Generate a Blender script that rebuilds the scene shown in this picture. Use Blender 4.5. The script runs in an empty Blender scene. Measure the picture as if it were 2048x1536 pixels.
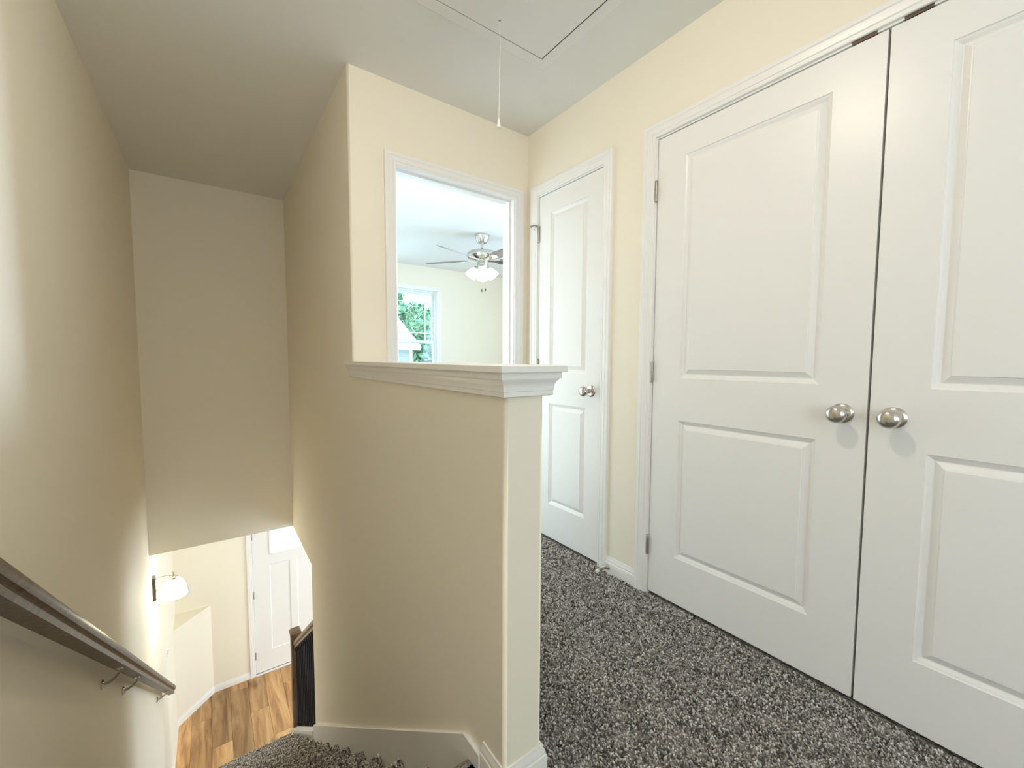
import bpy, bmesh, math, random
import numpy as np
from mathutils import Vector, Matrix

random.seed(7); rng = np.random.default_rng(7)
SC = bpy.context.scene
COL = SC.collection

# ------------------------------------------------------------------ camera
F_PX, YAW, PITCH, ROLL, CAM_H = 823.988, 0.630, 0.062, 0.004, 1.092
fw = Vector((math.sin(YAW)*math.cos(PITCH), math.cos(YAW)*math.cos(PITCH), -math.sin(PITCH)))
rt = Vector((math.cos(YAW), -math.sin(YAW), 0)); up = rt.cross(fw)
rt2 = rt*math.cos(ROLL) + up*math.sin(ROLL); up2 = up*math.cos(ROLL) - rt*math.sin(ROLL)
cam_d = bpy.data.cameras.new('camera'); cam = bpy.data.objects.new('camera', cam_d); COL.objects.link(cam)
cam_d.sensor_fit = 'HORIZONTAL'; cam_d.sensor_width = 36.0; cam_d.lens = 36.0*F_PX/2048.0
cam_d.clip_start = 0.02; cam_d.clip_end = 300
cam.matrix_world = Matrix(((rt2.x, up2.x, -fw.x, 0), (rt2.y, up2.y, -fw.y, 0), (rt2.z, up2.z, -fw.z, CAM_H), (0, 0, 0, 1)))
SC.camera = cam

# ------------------------------------------------------------------ world, exposure
w = bpy.data.worlds.new('sky'); SC.world = w; w.use_nodes = True
bg = w.node_tree.nodes['Background']; bg.inputs[0].default_value = (0.76, 0.90, 1.0, 1); bg.inputs[1].default_value = 3.4
SC.view_settings.view_transform = 'Standard'; SC.view_settings.look = 'None'
SC.view_settings.exposure = 0.0; SC.view_settings.gamma = 1.0; SC.view_settings.use_curve_mapping = False
SC.cycles.max_bounces = 10; SC.cycles.diffuse_bounces = 7; SC.cycles.glossy_bounces = 4
SC.cycles.transparent_max_bounces = 12
SC.cycles.sample_clamp_indirect = 6.0
SC.cycles.use_adaptive_sampling = True; SC.cycles.adaptive_threshold = 0.03

XLW = -0.436
def area(name, loc, target, sx, sy, power, col):
    l = bpy.data.lights.new(name, 'AREA'); l.shape = 'RECTANGLE'; l.size = sx; l.size_y = sy
    l.energy = power; l.color = col
    o = bpy.data.objects.new(name, l); COL.objects.link(o); o.location = loc
    d = Vector(target) - Vector(loc); o.rotation_euler = d.to_track_quat('-Z', 'Y').to_euler()
    return o
# fill lamps added as daylight, at window openings made up out of view
COOL = (0.64, 0.80, 1.0)
area('bedroom_daylight_fill', (4.22, 2.9, 1.45), (0, 2.9, 2.7), 1.1, 1.3, 54, (0.54, 0.71, 1.0))
linen_fill = area('linen_door_fill', (4.20, 2.9, 1.40), (0.7, 2.75, 0.9), 1.1, 1.3, 58, (0.62, 0.82, 1.0)); linen_fill.data.spread = math.radians(55)  # second lamp in that opening, added to brighten the linen door
area('bedroom_far_daylight_fill', (1.22, 6.12, 1.45), (1.22, 2.0, 0.9), 0.85, 1.35, 44, (0.58, 0.78, 1.0))
area('hall_daylight_fill', (0.62, -3.12, 1.35), (0.62, 0, 1.2), 1.4, 1.3, 3, (0.80, 0.92, 1.0))
area('left_daylight_fill', (XLW+0.02, -1.9, 1.4), (2.0, -1.9, 1.1), 1.3, 1.3, 10, (0.70, 0.87, 1.0))
area('foyer_daylight_fill', (3.92, 4.1, -1.6), (0, 4.1, -1.7), 1.5, 1.6, 84, (0.80, 0.91, 1.0))
area('foyer_back_daylight_fill', (2.6, 0.74, -1.55), (1.4, 5.0, -1.8), 1.6, 1.5, 36, (0.84, 0.93, 1.0))  # added to even out the light on ledge and entry wall

# ------------------------------------------------------------------ materials
def mat(name, col, rough=0.5, metal=0.0, spec=0.5):
    m = bpy.data.materials.new(name); m.use_nodes = True
    b = m.node_tree.nodes['Principled BSDF']
    b.inputs['Base Color'].default_value = (*col, 1); b.inputs['Roughness'].default_value = rough
    b.inputs['Metallic'].default_value = metal; b.inputs['Specular IOR Level'].default_value = spec
    return m
def nodes(m): return m.node_tree.nodes, m.node_tree.links, m.node_tree.nodes['Principled BSDF']
def add_bump(m, scale, strength, dist=0.002, detail=2):
    n, l, b = nodes(m)
    tc = n.new('ShaderNodeTexCoord'); t = n.new('ShaderNodeTexNoise'); t.inputs['Scale'].default_value = scale; t.inputs['Detail'].default_value = detail
    bp = n.new('ShaderNodeBump'); bp.inputs['Strength'].default_value = strength; bp.inputs['Distance'].default_value = dist
    l.new(tc.outputs['Object'], t.inputs['Vector']); l.new(t.outputs['Fac'], bp.inputs['Height']); l.new(bp.outputs['Normal'], b.inputs['Normal'])
    return m
M = {}
M['paint'] = add_bump(mat('cream_wall_paint', (0.87, 0.81, 0.69), 0.8, 0, 0.2), 160, 0.06)
M['ceil'] = add_bump(mat('ceiling_paint', (0.80, 0.795, 0.77), 0.8, 0, 0.2), 120, 0.08)
M['trim'] = mat('white_trim_paint', (0.86, 0.845, 0.83), 0.32, 0, 0.5)
M['leaf'] = add_bump(mat('white_door_paint', (0.85, 0.838, 0.825), 0.34, 0, 0.42), 90, 0.05, 0.001)
M['nickel'] = mat('brushed_nickel', (0.60, 0.57, 0.53), 0.22, 1.0)
M['hinge'] = mat('dull_nickel', (0.42, 0.39, 0.35), 0.38, 1.0)
M['bronze'] = mat('dark_catch_metal', (0.10, 0.075, 0.06), 0.45, 0.8)
M['black'] = add_bump(mat('black_iron', (0.006, 0.006, 0.007), 0.6, 0.0, 0.2), 200, 0.1)
M['white_plastic'] = mat('white_plastic', (0.82, 0.81, 0.78), 0.4)
M['dark'] = mat('dark_gap', (0.03, 0.027, 0.025), 0.8)
M['rubber'] = mat('white_rubber', (0.78, 0.76, 0.72), 0.6)
M['vinyl'] = mat('white_vinyl', (0.80, 0.84, 0.86), 0.35)
M['fob'] = mat('dark_wood_fob', (0.10, 0.06, 0.04), 0.5)
M['concrete'] = add_bump(mat('pale_concrete', (0.82, 0.81, 0.79), 0.9), 30, 0.2)
M['siding'] = mat('pale_siding', (0.42, 0.47, 0.52), 0.6)
M['shingle'] = mat('pale_shingle', (0.45, 0.43, 0.42), 0.9)
M['bark'] = add_bump(mat('tree_bark', (0.10, 0.07, 0.05), 0.9), 20, 0.5, 0.02)

def wood(name, c0, c1, c2, axis_scale, rough, rand=False):
    m = mat(name, c1, rough); n, l, b = nodes(m)
    tc = n.new('ShaderNodeTexCoord'); mp = n.new('ShaderNodeMapping'); mp.inputs['Scale'].default_value = axis_scale
    l.new(tc.outputs['Object'], mp.inputs['Vector'])
    src = mp.outputs['Vector']
    if rand:
        oi = n.new('ShaderNodeObjectInfo'); mul = n.new('ShaderNodeVectorMath'); mul.operation = 'ADD'
        sc = n.new('ShaderNodeMath'); sc.operation = 'MULTIPLY'; sc.inputs[1].default_value = 57.0
        l.new(oi.outputs['Random'], sc.inputs[0]); l.new(src, mul.inputs[0]); l.new(sc.outputs[0], mul.inputs[1]); src = mul.outputs[0]
    t = n.new('ShaderNodeTexNoise'); t.inputs['Scale'].default_value = 1.0; t.inputs['Detail'].default_value = 6; t.inputs['Roughness'].default_value = 0.6; t.inputs['Distortion'].default_value = 0.6
    l.new(src, t.inputs['Vector'])
    r = n.new('ShaderNodeValToRGB'); e = r.color_ramp.elements
    e[0].position = 0.30; e[0].color = (*c0, 1); e[1].position = 0.72; e[1].color = (*c2, 1)
    x = e.new(0.5); x.color = (*c1, 1)
    l.new(t.outputs['Fac'], r.inputs['Fac'])
    out = r.outputs['Color']
    if rand:
        hs = n.new('ShaderNodeHueSaturation'); mr = n.new('ShaderNodeMapRange'); mr.inputs['To Min'].default_value = 0.58; mr.inputs['To Max'].default_value = 1.35
        l.new(oi.outputs['Random'], mr.inputs['Value']); l.new(mr.outputs['Result'], hs.inputs['Value']); l.new(out, hs.inputs['Color']); out = hs.outputs['Color']
        # knots
        mp2 = n.new('ShaderNodeMapping'); mp2.inputs['Scale'].default_value = (6.0, 2.2, 6.0)
        ad = n.new('ShaderNodeVectorMath'); ad.operation = 'ADD'
        l.new(tc.outputs['Object'], mp2.inputs['Vector']); l.new(mp2.outputs['Vector'], ad.inputs[0]); l.new(sc.outputs[0], ad.inputs[1])
        v = n.new('ShaderNodeTexNoise'); v.inputs['Scale'].default_value = 1.0; v.inputs['Detail'].default_value = 2
        l.new(ad.outputs[0], v.inputs['Vector'])
        r2 = n.new('ShaderNodeValToRGB'); r2.color_ramp.elements[0].position = 0.62; r2.color_ramp.elements[0].color = (1, 1, 1, 1)
        r2.color_ramp.elements[1].position = 0.78; r2.color_ramp.elements[1].color = (0.45, 0.36, 0.28, 1)
        mx = n.new('ShaderNodeMixRGB'); mx.blend_type = 'MULTIPLY'; mx.inputs[0].default_value = 1.0
        l.new(v.outputs['Fac'], r2.inputs['Fac']); l.new(out, mx.inputs[1]); l.new(r2.outputs['Color'], mx.inputs[2]); out = mx.outputs['Color']
    l.new(out, b.inputs['Base Color'])
    bp = n.new('ShaderNodeBump'); bp.inputs['Strength'].default_value = 0.15; bp.inputs['Distance'].default_value = 0.001
    l.new(t.outputs['Fac'], bp.inputs['Height']); l.new(bp.outputs['Normal'], b.inputs['Normal'])
    return m
M['plank'] = wood('oak_plank', (0.25, 0.115, 0.04), (0.54, 0.31, 0.13), (0.76, 0.50, 0.25), (13, 1.3, 13), 0.42, True)
M['rail'] = wood('stained_rail_wood', (0.045, 0.027, 0.016), (0.105, 0.068, 0.045), (0.17, 0.115, 0.08), (70, 5, 70), 0.38)
M['newel'] = wood('stained_newel_wood', (0.06, 0.035, 0.018), (0.14, 0.085, 0.045), (0.20, 0.125, 0.07), (60, 60, 4), 0.35)
M['blade'] = wood('fan_blade_wood', (0.14, 0.10, 0.09), (0.22, 0.18, 0.165), (0.29, 0.25, 0.235), (14, 14, 14), 0.4)

def carpet_mat():
    m = mat('speckled_greige_carpet', (0.2, 0.18, 0.16), 0.95, 0, 0.1); n, l, b = nodes(m)
    a = n.new('ShaderNodeAttribute'); a.attribute_name = 'tuft_colour'
    l.new(a.outputs['Color'], b.inputs['Base Color']); return m
M['tuft'] = carpet_mat()
def carpet_base():
    m = mat('carpet_backing', (0.1, 0.09, 0.08), 1.0, 0, 0.05); n, l, b = nodes(m)
    tc = n.new('ShaderNodeTexCoord'); t = n.new('ShaderNodeTexVoronoi'); t.inputs['Scale'].default_value = 120
    r = n.new('ShaderNodeValToRGB'); e = r.color_ramp.elements
    e[0].color = (0.08, 0.07, 0.062, 1); e[1].color = (0.42, 0.385, 0.35, 1)
    l.new(tc.outputs['Object'], t.inputs['Vector']); l.new(t.outputs['Color'], r.inputs['Fac']); l.new(r.outputs['Color'], b.inputs['Base Color'])
    bp = n.new('ShaderNodeBump'); bp.inputs['Strength'].default_value = 0.8; bp.inputs['Distance'].default_value = 0.006; bp.invert = True
    l.new(t.outputs['Distance'], bp.inputs['Height']); l.new(bp.outputs['Normal'], b.inputs['Normal']); return m
M['carpet'] = carpet_base()

def glow(name, col, strength):
    m = mat(name, (0.9, 0.88, 0.82), 0.3); b = m.node_tree.nodes['Principled BSDF']
    b.inputs['Emission Color'].default_value = (*col, 1); b.inputs['Emission Strength'].default_value = strength; return m
M['shade_sconce'] = glow('lit_opal_glass', (1.0, 0.87, 0.60), 31.0)
M['shade_fan'] = glow('lit_frosted_glass', (1.0, 0.90, 0.70), 1.4)
M['shade_hall'] = glow('lit_ceiling_dome', (1.0, 0.885, 0.74), 270.0)
def glass_mat():
    m = bpy.data.materials.new('window_glass'); m.use_nodes = True; n = m.node_tree.nodes; l = m.node_tree.links; n.clear()
    o = n.new('ShaderNodeOutputMaterial'); mx = n.new('ShaderNodeMixShader'); tr = n.new('ShaderNodeBsdfTransparent'); gl = n.new('ShaderNodeBsdfGlossy')
    gl.inputs['Roughness'].default_value = 0.02; tr.inputs['Color'].default_value = (0.92, 0.97, 0.97, 1); mx.inputs[0].default_value = 0.025
    l.new(tr.outputs[0], mx.inputs[1]); l.new(gl.outputs[0], mx.inputs[2]); l.new(mx.outputs[0], o.inputs[0]); return m
M['glass'] = glass_mat()
def leaf_mat(name, c0, c1):
    m = mat(name, c0, 0.6, 0, 0.2); n, l, b = nodes(m)
    a = n.new('ShaderNodeAttribute'); a.attribute_name = 'tuft_colour'; l.new(a.outputs['Color'], b.inputs['Base Color'])
    return m
M['foliage'] = leaf_mat('tree_foliage', (0.1, 0.25, 0.1), (0.2, 0.4, 0.2))
def grass_mat():
    m = mat('lawn', (0.12, 0.22, 0.07), 0.95); n, l, b = nodes(m)
    t = n.new('ShaderNodeTexNoise'); t.inputs['Scale'].default_value = 4; t.inputs['Detail'].default_value = 8
    tc = n.new('ShaderNodeTexCoord'); r = n.new('ShaderNodeValToRGB'); r.color_ramp.elements[0].color = (0.06, 0.13, 0.03, 1); r.color_ramp.elements[1].color = (0.22, 0.34, 0.12, 1)
    l.new(tc.outputs['Object'], t.inputs['Vector']); l.new(t.outputs['Fac'], r.inputs['Fac']); l.new(r.outputs['Color'], b.inputs['Base Color']); return m
M['grass'] = grass_mat()

# ------------------------------------------------------------------ mesh helpers
class MB:
    def __init__(s): s.v = []; s.f = []
    def add(s, vs, fs):
        o = len(s.v); s.v += [tuple(x) for x in vs]; s.f += [tuple(i+o for i in f) for f in fs]; return s
    def box(s, x0, x1, y0, y1, z0, z1):
        return s.add([(x0,y0,z0),(x1,y0,z0),(x1,y1,z0),(x0,y1,z0),(x0,y0,z1),(x1,y0,z1),(x1,y1,z1),(x0,y1,z1)],
                     [(0,3,2,1),(4,5,6,7),(0,1,5,4),(1,2,6,5),(2,3,7,6),(3,0,4,7)])
    def lathe(s, prof, origin, axis=(0,0,1), n=28, cap=True):
        ax = Vector(axis).normalized(); a = ax.orthogonal().normalized(); b = ax.cross(a); O = Vector(origin)
        vs = []
        for (r, h) in prof:
            for k in range(n):
                t = 2*math.pi*k/n; vs.append(O + ax*h + (a*math.cos(t) + b*math.sin(t))*r)
        fs = []
        for i in range(len(prof)-1):
            for k in range(n):
                k2 = (k+1) % n; fs.append((i*n+k, i*n+k2, (i+1)*n+k2, (i+1)*n+k))
        if cap:
            fs.append(tuple(reversed(range(n)))); fs.append(tuple((len(prof)-1)*n+k for k in range(n)))
        return s.add(vs, fs)
    def tube(s, pts, r, n=8):
        pts = [Vector(p) for p in pts]; rs = r if isinstance(r, (list, tuple)) else [r]*len(pts)
        vs = []; prev = None
        for i, p in enumerate(pts):
            d = (pts[min(i+1, len(pts)-1)] - pts[max(i-1, 0)]).normalized()
            a = d.orthogonal().normalized() if prev is None else (prev - d*prev.dot(d)).normalized()
            prev = a; b = d.cross(a)
            for k in range(n):
                t = 2*math.pi*k/n; vs.append(p + (a*math.cos(t) + b*math.sin(t))*rs[i])
        fs = [(i*n+k, i*n+(k+1) % n, (i+1)*n+(k+1) % n, (i+1)*n+k) for i in range(len(pts)-1) for k in range(n)]
        fs.append(tuple(reversed(range(n)))); fs.append(tuple((len(pts)-1)*n+k for k in range(n)))
        return s.add(vs, fs)
    def sweep(s, path, prof, normal, flip=1):
        """path: points in a plane with the given normal; prof: closed outline of (outward, along normal); mitred corners"""
        nrm = Vector(normal).normalized(); P = [Vector(p) for p in path]; O = []
        for i in range(len(P)-1): O.append((P[i+1]-P[i]).normalized().cross(nrm)*flip)
        vs = []
        for i, p in enumerate(P):
            if i == 0: o = O[0]
            elif i == len(P)-1: o = O[-1]
            else: o = (O[i-1]+O[i])/(1+O[i-1].dot(O[i]))
            for (x, y) in prof: vs.append(p + o*x + nrm*y)
        m = len(prof); fs = []
        for i in range(len(P)-1):
            for k in range(m):
                k2 = (k+1) % m; q = (i*m+k, i*m+k2, (i+1)*m+k2, (i+1)*m+k); fs.append(q if flip > 0 else q[::-1])
        a = tuple(range(m)); z = tuple((len(P)-1)*m+k for k in range(m))
        fs.append(a[::-1] if flip > 0 else a); fs.append(z if flip > 0 else z[::-1])
        return s.add(vs, fs)
    def prism(s, outline, f0, f1):
        """outline: list of 2d points; f0, f1 map a 2d point to the two end caps"""
        n = len(outline); vs = [f0(p) for p in outline] + [f1(p) for p in outline]
        fs = [tuple(range(n))[::-1], tuple(range(n, 2*n))] + [(k, (k+1) % n, n+(k+1) % n, n+k) for k in range(n)]
        return s.add(vs, fs)
    def build(s, name, m, parent=None, smooth=None, fix=True):
        me = bpy.data.meshes.new(name); me.from_pydata(s.v, [], s.f); me.update()
        if fix:
            bm = bmesh.new(); bm.from_mesh(me); bmesh.ops.recalc_face_normals(bm, faces=bm.faces[:]); bm.to_mesh(me); bm.free()
        me.materials.append(M[m])
        if smooth is not None:
            me.polygons.foreach_set('use_smooth', [True]*len(me.polygons)); me.set_sharp_from_angle(angle=math.radians(smooth))
        o = bpy.data.objects.new(name, me); COL.objects.link(o)
        if parent is not None:
            o.parent = parent
            o.matrix_parent_inverse = Matrix.Translation(-Vector(parent.location)) if parent.type == 'EMPTY' else Matrix.Identity(4)
        return o
def tag(o, label=None, cat=None, group=None, kind=None):
    if label: o['label'] = label
    if cat: o['category'] = cat
    if group: o['group'] = group
    if kind: o['kind'] = kind
    return o
def thing(name, loc, label, cat, group=None, kind=None):
    o = bpy.data.objects.new(name, None); COL.objects.link(o); o.location = loc; o.empty_display_size = 0.1
    return tag(o, label, cat, group, kind)
def struct(o, label, cat): return tag(o, label, cat, kind='structure')
def bevel_edges(o, test, width, seg=5):
    bm = bmesh.new(); bm.from_mesh(o.data)
    es = [e for e in bm.edges if test(e.verts[0].co, e.verts[1].co)]
    bmesh.ops.bevel(bm, geom=es, offset=width, segments=seg, profile=0.5, affect='EDGES', clamp_overlap=True)
    bm.to_mesh(o.data); bm.free()
    o.data.polygons.foreach_set('use_smooth', [max(abs(c) for c in p.normal) < 0.9999 for p in o.data.polygons])

# ------------------------------------------------------------------ key measures (metres, hall carpet at z = 0)
XL = -0.436             # left wall
XE, XE2 = 0.548, 0.665  # stair side wall / half wall
XR = 1.611              # right wall (doors)
YB, YB2 = 2.054, 2.169  # bedroom entry wall
YH = 0.778              # end of half wall
YD, YD2 = 4.114, 4.23   # wall above the foot of the stairs
YG = 3.26               # end of the closed stair wall below
YF = 6.002              # front door wall
YW, YW2 = 5.785, 5.94   # bedroom window wall
ZC, ZH, ZF = 2.446, -0.43, -2.991
YBK = -3.2              # wall behind the camera
STEP = [(0.935, 0.0)] + [(1.19+0.2578*i, -0.243-0.1915*i) for i in range(14)]   # nosings

# ------------------------------------------------------------------ structure
# floors
fl = MB(); fl.box(XL, XR+0.7, YBK, 0.905, -0.28, 0.0); fl.box(XE2, XR+0.7, 0.9, YB2, -0.28, 0.0)
floor = struct(fl.build('floor', 'carpet'), 'upstairs hall floor under grey speckled carpet', 'floor')
bf = MB(); bf.box(XE2, 4.35, YB2-0.02, YW, -0.28, 0.0)
struct(bf.build('floor_bedroom', 'carpet'), 'bedroom carpet floor beyond the open doorway', 'floor')
lf = MB(); lf.box(XL, 4.0, 0.7, YF, ZF-0.2, ZF-0.012)
floor_low = struct(lf.build('floor_lower', 'dark'), 'wood plank floor of the entry at the foot of the stairs', 'floor')
pw, pl, gap = 0.181, 1.22, 0.0015
pm = None
k = 0
for ix in range(-3, 9):
    x0 = 0.052 + ix*pw
    xa, xb = max(x0, XL), min(x0+pw, 1.7)
    if xb - xa < 0.02: continue
    off = (ix*0.47) % 1.22
    y = 2.2 - off
    while y < YF:
        ya, yb = max(y, 2.0), min(y+pl, YF)
        if yb - ya > 0.03 and yb > 3.0:
            hw, hl = (xb-xa)/2-gap/2, (yb-ya)/2-gap/2; b = 0.0015
            p = MB(); p.add([(-hw,-hl,-.012),(hw,-hl,-.012),(hw,hl,-.012),(-hw,hl,-.012),(-hw,-hl,-b),(hw,-hl,-b),(hw,hl,-b),(-hw,hl,-b),
                             (-hw+b,-hl+b,0),(hw-b,-hl+b,0),(hw-b,hl-b,0),(-hw+b,hl-b,0)],
                            [(0,3,2,1),(0,1,5,4),(1,2,6,5),(2,3,7,6),(3,0,4,7),(4,5,9,8),(5,6,10,9),(6,7,11,10),(7,4,8,11),(8,9,10,11)])
            o = p.build('plank', 'plank', floor_low, fix=False); o.location = ((xa+xb)/2, (ya+yb)/2, ZF)
        y += pl

# ceilings
ce = MB(); ce.box(XL-0.1, XR+0.8, YBK-0.1, YB2, ZC, ZC+0.1); ce.box(XL-0.1, XE2, YB2, YD2, ZC, ZC+0.1)
struct(ce.build('ceiling', 'ceil'), 'flat painted ceiling over the hall and stairwell', 'ceiling')
cb = MB(); cb.box(XE2, 4.5, YB2, YW2, ZC, ZC+0.1)
struct(cb.build('ceiling_bedroom', 'ceil'), 'bright bedroom ceiling that carries the fan', 'ceiling')
cl = MB(); cl.box(XL, 4.0, YD2, YF, ZH, ZH+0.14); cl.box(XE2, 4.0, 0.7, YD2, ZH, ZH+0.14)
struct(cl.build('ceiling_lower', 'ceil'), 'entry ceiling below the upper floor', 'ceiling')

# walls
lw = MB(); lw.box(XL-0.12, XL, -1.2, YF+0.14, ZF-0.2, ZC); lw.box(XL-0.12, XL, YBK-0.1, -2.6, -0.28, ZC); lw.box(XL-0.12, XL, -2.6, -1.2, -0.28, 0.7); lw.box(XL-0.12, XL, -2.6, -1.2, 2.1, ZC)  # opening behind the camera added for the left fill lamp
struct(lw.build('wall_left', 'paint'), 'long cream wall beside the stairs with the handrail on it', 'wall')
ew = MB(); ew.box(XL, XE2, YD, YD2, ZH, ZC)
struct(ew.build('wall_stair_end', 'paint'), 'cream wall hanging above the foot of the stairs', 'wall')
sw = MB(); out = [(YH, ZF), (YG, ZF), (YG, ZH), (YD, ZH), (YD, ZC), (YB, ZC), (YB, 1.03), (YH, 1.03)]
sw.prism(out, lambda p: (XE, p[0], p[1]), lambda p: (XE2, p[0], p[1]))
o = sw.build('wall_stair_side', 'paint')
def vert_edge(a, b): return abs(a.x-b.x) < 1e-4 and abs(a.y-b.y) < 1e-4
bevel_edges(o, lambda a, b: vert_edge(a, b) and (abs(a.y-YH) < 1e-3 or (abs(a.y-YB) < 1e-3 and a.x < XE+0.01) or abs(a.y-YG) < 1e-3), 0.009)
struct(o, 'cream half wall and stair side wall with rounded corners', 'wall')
jx0, jx1, jt = 0.777, 1.507, 0.018     # bedroom opening
bw = MB(); bw.box(XE2, jx0-jt, YB, YB2, 0, ZC); bw.box(jx1+jt, XR+0.12, YB, YB2, 0, ZC); bw.box(jx0-jt, jx1+jt, YB, YB2, 2.05+jt, ZC)
struct(bw.build('wall_bedroom_entry', 'paint'), 'cream wall around the open bedroom doorway', 'wall')
DC = (-0.397, 1.131, 2.049); DL = (1.442, 1.940, 2.049)   # jamb inner edges of closet and linen doors
rw = MB(); T = 0.115
ys = [YBK, DC[0]-jt, DC[1]+jt, DL[0]-jt, DL[1]+jt, YB2]
rw.box(XR, XR+T, ys[0], ys[1], 0, ZC); rw.box(XR, XR+T, ys[2], ys[3], 0, ZC); rw.box(XR, XR+T, ys[4], YB, 0, ZC)
rw.box(XR, XR+T, ys[1], ys[2], 2.049+jt, ZC); rw.box(XR, XR+T, ys[3], ys[4], 2.049+jt, ZC)
struct(rw.build('wall_right', 'paint'), 'cream wall carrying the closet doors', 'wall')
cw = MB(); cw.box(XR+0.65, XR+0.7, YBK, YB, 0, ZC); cw.box(XR+T, XR+0.65, 1.26, 1.30, 0, ZC); cw.box(XR+T, XR+0.65, -0.75, -0.7, 0, ZC)  # walls coloured near black to keep the door gaps dark
struct(cw.build('wall_closet', 'dark'), 'closet insides behind the white doors, coloured dark for shade', 'wall')
kw = MB(); kx0, kx1, kz0, kz1 = -0.13, 1.37, 0.65, 2.05  # opening out of view added to let daylight in from behind
kw.box(XL, kx0, YBK-0.12, YBK, 0, ZC); kw.box(kx1, XR+T, YBK-0.12, YBK, 0, ZC); kw.box(kx0, kx1, YBK-0.12, YBK, 0, kz0); kw.box(kx0, kx1, YBK-0.12, YBK, kz1, ZC)
struct(kw.build('wall_behind', 'paint'), 'cream wall with an added daylight opening at the other end of the hall', 'wall')
# bedroom walls
wx0, wx1, wz0, wz1 = 1.78, 2.815, 0.60, 2.105
ww = MB(); tx0, tx1 = 0.74, 1.70; ww.box(XE2-0.1, tx0, YW, YW2, -0.28, ZC); ww.box(tx1, wx0, YW, YW2, -0.28, ZC); ww.box(tx0, tx1, YW, YW2, -0.28, wz0); ww.box(tx0, tx1, YW, YW2, wz1, ZC); ww.box(wx1, 4.5, YW, YW2, -0.28, ZC); ww.box(wx0, wx1, YW, YW2, -0.28, wz0); ww.box(wx0, wx1, YW, YW2, wz1, ZC)
struct(ww.build('wall_bedroom_far', 'paint'), 'pale bedroom wall around the window', 'wall')
w2 = MB(); a0, a1, b0, b1 = 2.3, 3.5, 0.75, 2.15  # unseen opening added for the bedroom fill lamps
w2.box(4.3, 4.45, YB2, a0, 0, ZC); w2.box(4.3, 4.45, a1, YW, 0, ZC); w2.box(4.3, 4.45, a0, a1, 0, b0); w2.box(4.3, 4.45, a0, a1, b1, ZC)
struct(w2.build('wall_bedroom_right', 'paint'), 'bedroom side wall with an added daylight opening', 'wall')
w3 = MB(); w3.box(XE2-0.1, XE2, YD2, YW, 0, ZC); w3.box(XR+0.12, 4.45, YB2-0.1, YB2, 0, ZC)
struct(w3.build('wall_bedroom_left', 'paint'), 'bedroom wall backing on to the stairwell', 'wall')
# entry walls: front door wall with door opening, knee wall, far sides
fx0, fx1, fz1 = 0.318, 1.268, -0.93
fwl = MB(); fwl.box(XL, fx0, YF, YF+0.14, ZF, ZH+0.1); fwl.box(fx1, 4.1, YF, YF+0.14, ZF, ZH+0.1); fwl.box(fx0, fx1, YF, YF+0.14, fz1, ZH+0.1)
struct(fwl.build('wall_front', 'paint'), 'cream wall around the white front door', 'wall')
s1 = MB(); s1.box(4.0, 4.1, 0.7, 3.3, ZF, ZH); s1.box(4.0, 4.1, 4.9, YF, ZF, ZH); s1.box(4.0, 4.1, 3.3, 4.9, ZF, -2.45); s1.box(4.0, 4.1, 3.3, 4.9, -0.75, ZH); s1.box(XL, 1.75, 0.6, 0.7, ZF, -0.28); s1.box(3.45, 4.1, 0.6, 0.7, ZF, -0.28); s1.box(1.75, 3.45, 0.6, 0.7, ZF, -2.35); s1.box(1.75, 3.45, 0.6, 0.7, -0.75, -0.28)  # two unseen openings added for the entry fill lamps
struct(s1.build('wall_entry_side', 'paint'), 'entry side walls with added daylight openings', 'wall')
lg = MB(); tri = [(XL, 5.655), (XL, YF), (-0.105, YF)]
lg.prism(tri, lambda p: (p[0], p[1], ZF), lambda p: (p[0], p[1], -1.89))
o = lg.build('wall_corner_ledge', 'paint'); struct(o, 'low diagonal boxed corner beside the front door wall', 'wall')
# knee wall carrying the balusters
def capz(y): return -1.734-0.757*(y-3.27)
kn = MB(); kn.prism([(YG-0.01, ZF), (4.46, ZF), (4.46, capz(4.46)-0.03), (YG-0.01, capz(YG-0.01)-0.03)], lambda p: (XE, p[0], p[1]), lambda p: (XE2-0.02, p[0], p[1]))
struct(kn.build('wall_knee', 'trim'), 'white sloping knee wall under the balusters', 'wall')

# ------------------------------------------------------------------ stairs
stair = thing('staircase', (XL, STEP[0][0], 0), 'carpeted flight of stairs going down to the wooden entry floor', 'stairs', kind='structure')
xs0, xs1 = XL+0.015, XE-0.015
tufts = []     # (pos, normal) patches for pile
def step_outline(i):
    y1, z1 = STEP[i]; zn = STEP[i+1][1] if i+1 < len(STEP) else ZF
    yb = STEP[i-1][0]-0.05 if i > 0 else y1-0.25
    r = 0.019
    pts = [(yb, z1)]
    pts += [(y1-r+r*math.sin(t), z1-r+r*math.cos(t)) for t in [math.pi*k/8 for k in range(0, 9)]]
    pts += [(y1-0.034, z1-0.045), (y1-0.034, zn-0.01), (yb, zn-0.01)]
    return pts
for i in range(0, len(STEP)):
    p = MB(); p.prism(step_outline(i), lambda q: (xs0, q[0], q[1]), lambda q: (xs1, q[0], q[1]))
    p.build('step', 'carpet', stair, smooth=40)

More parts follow.
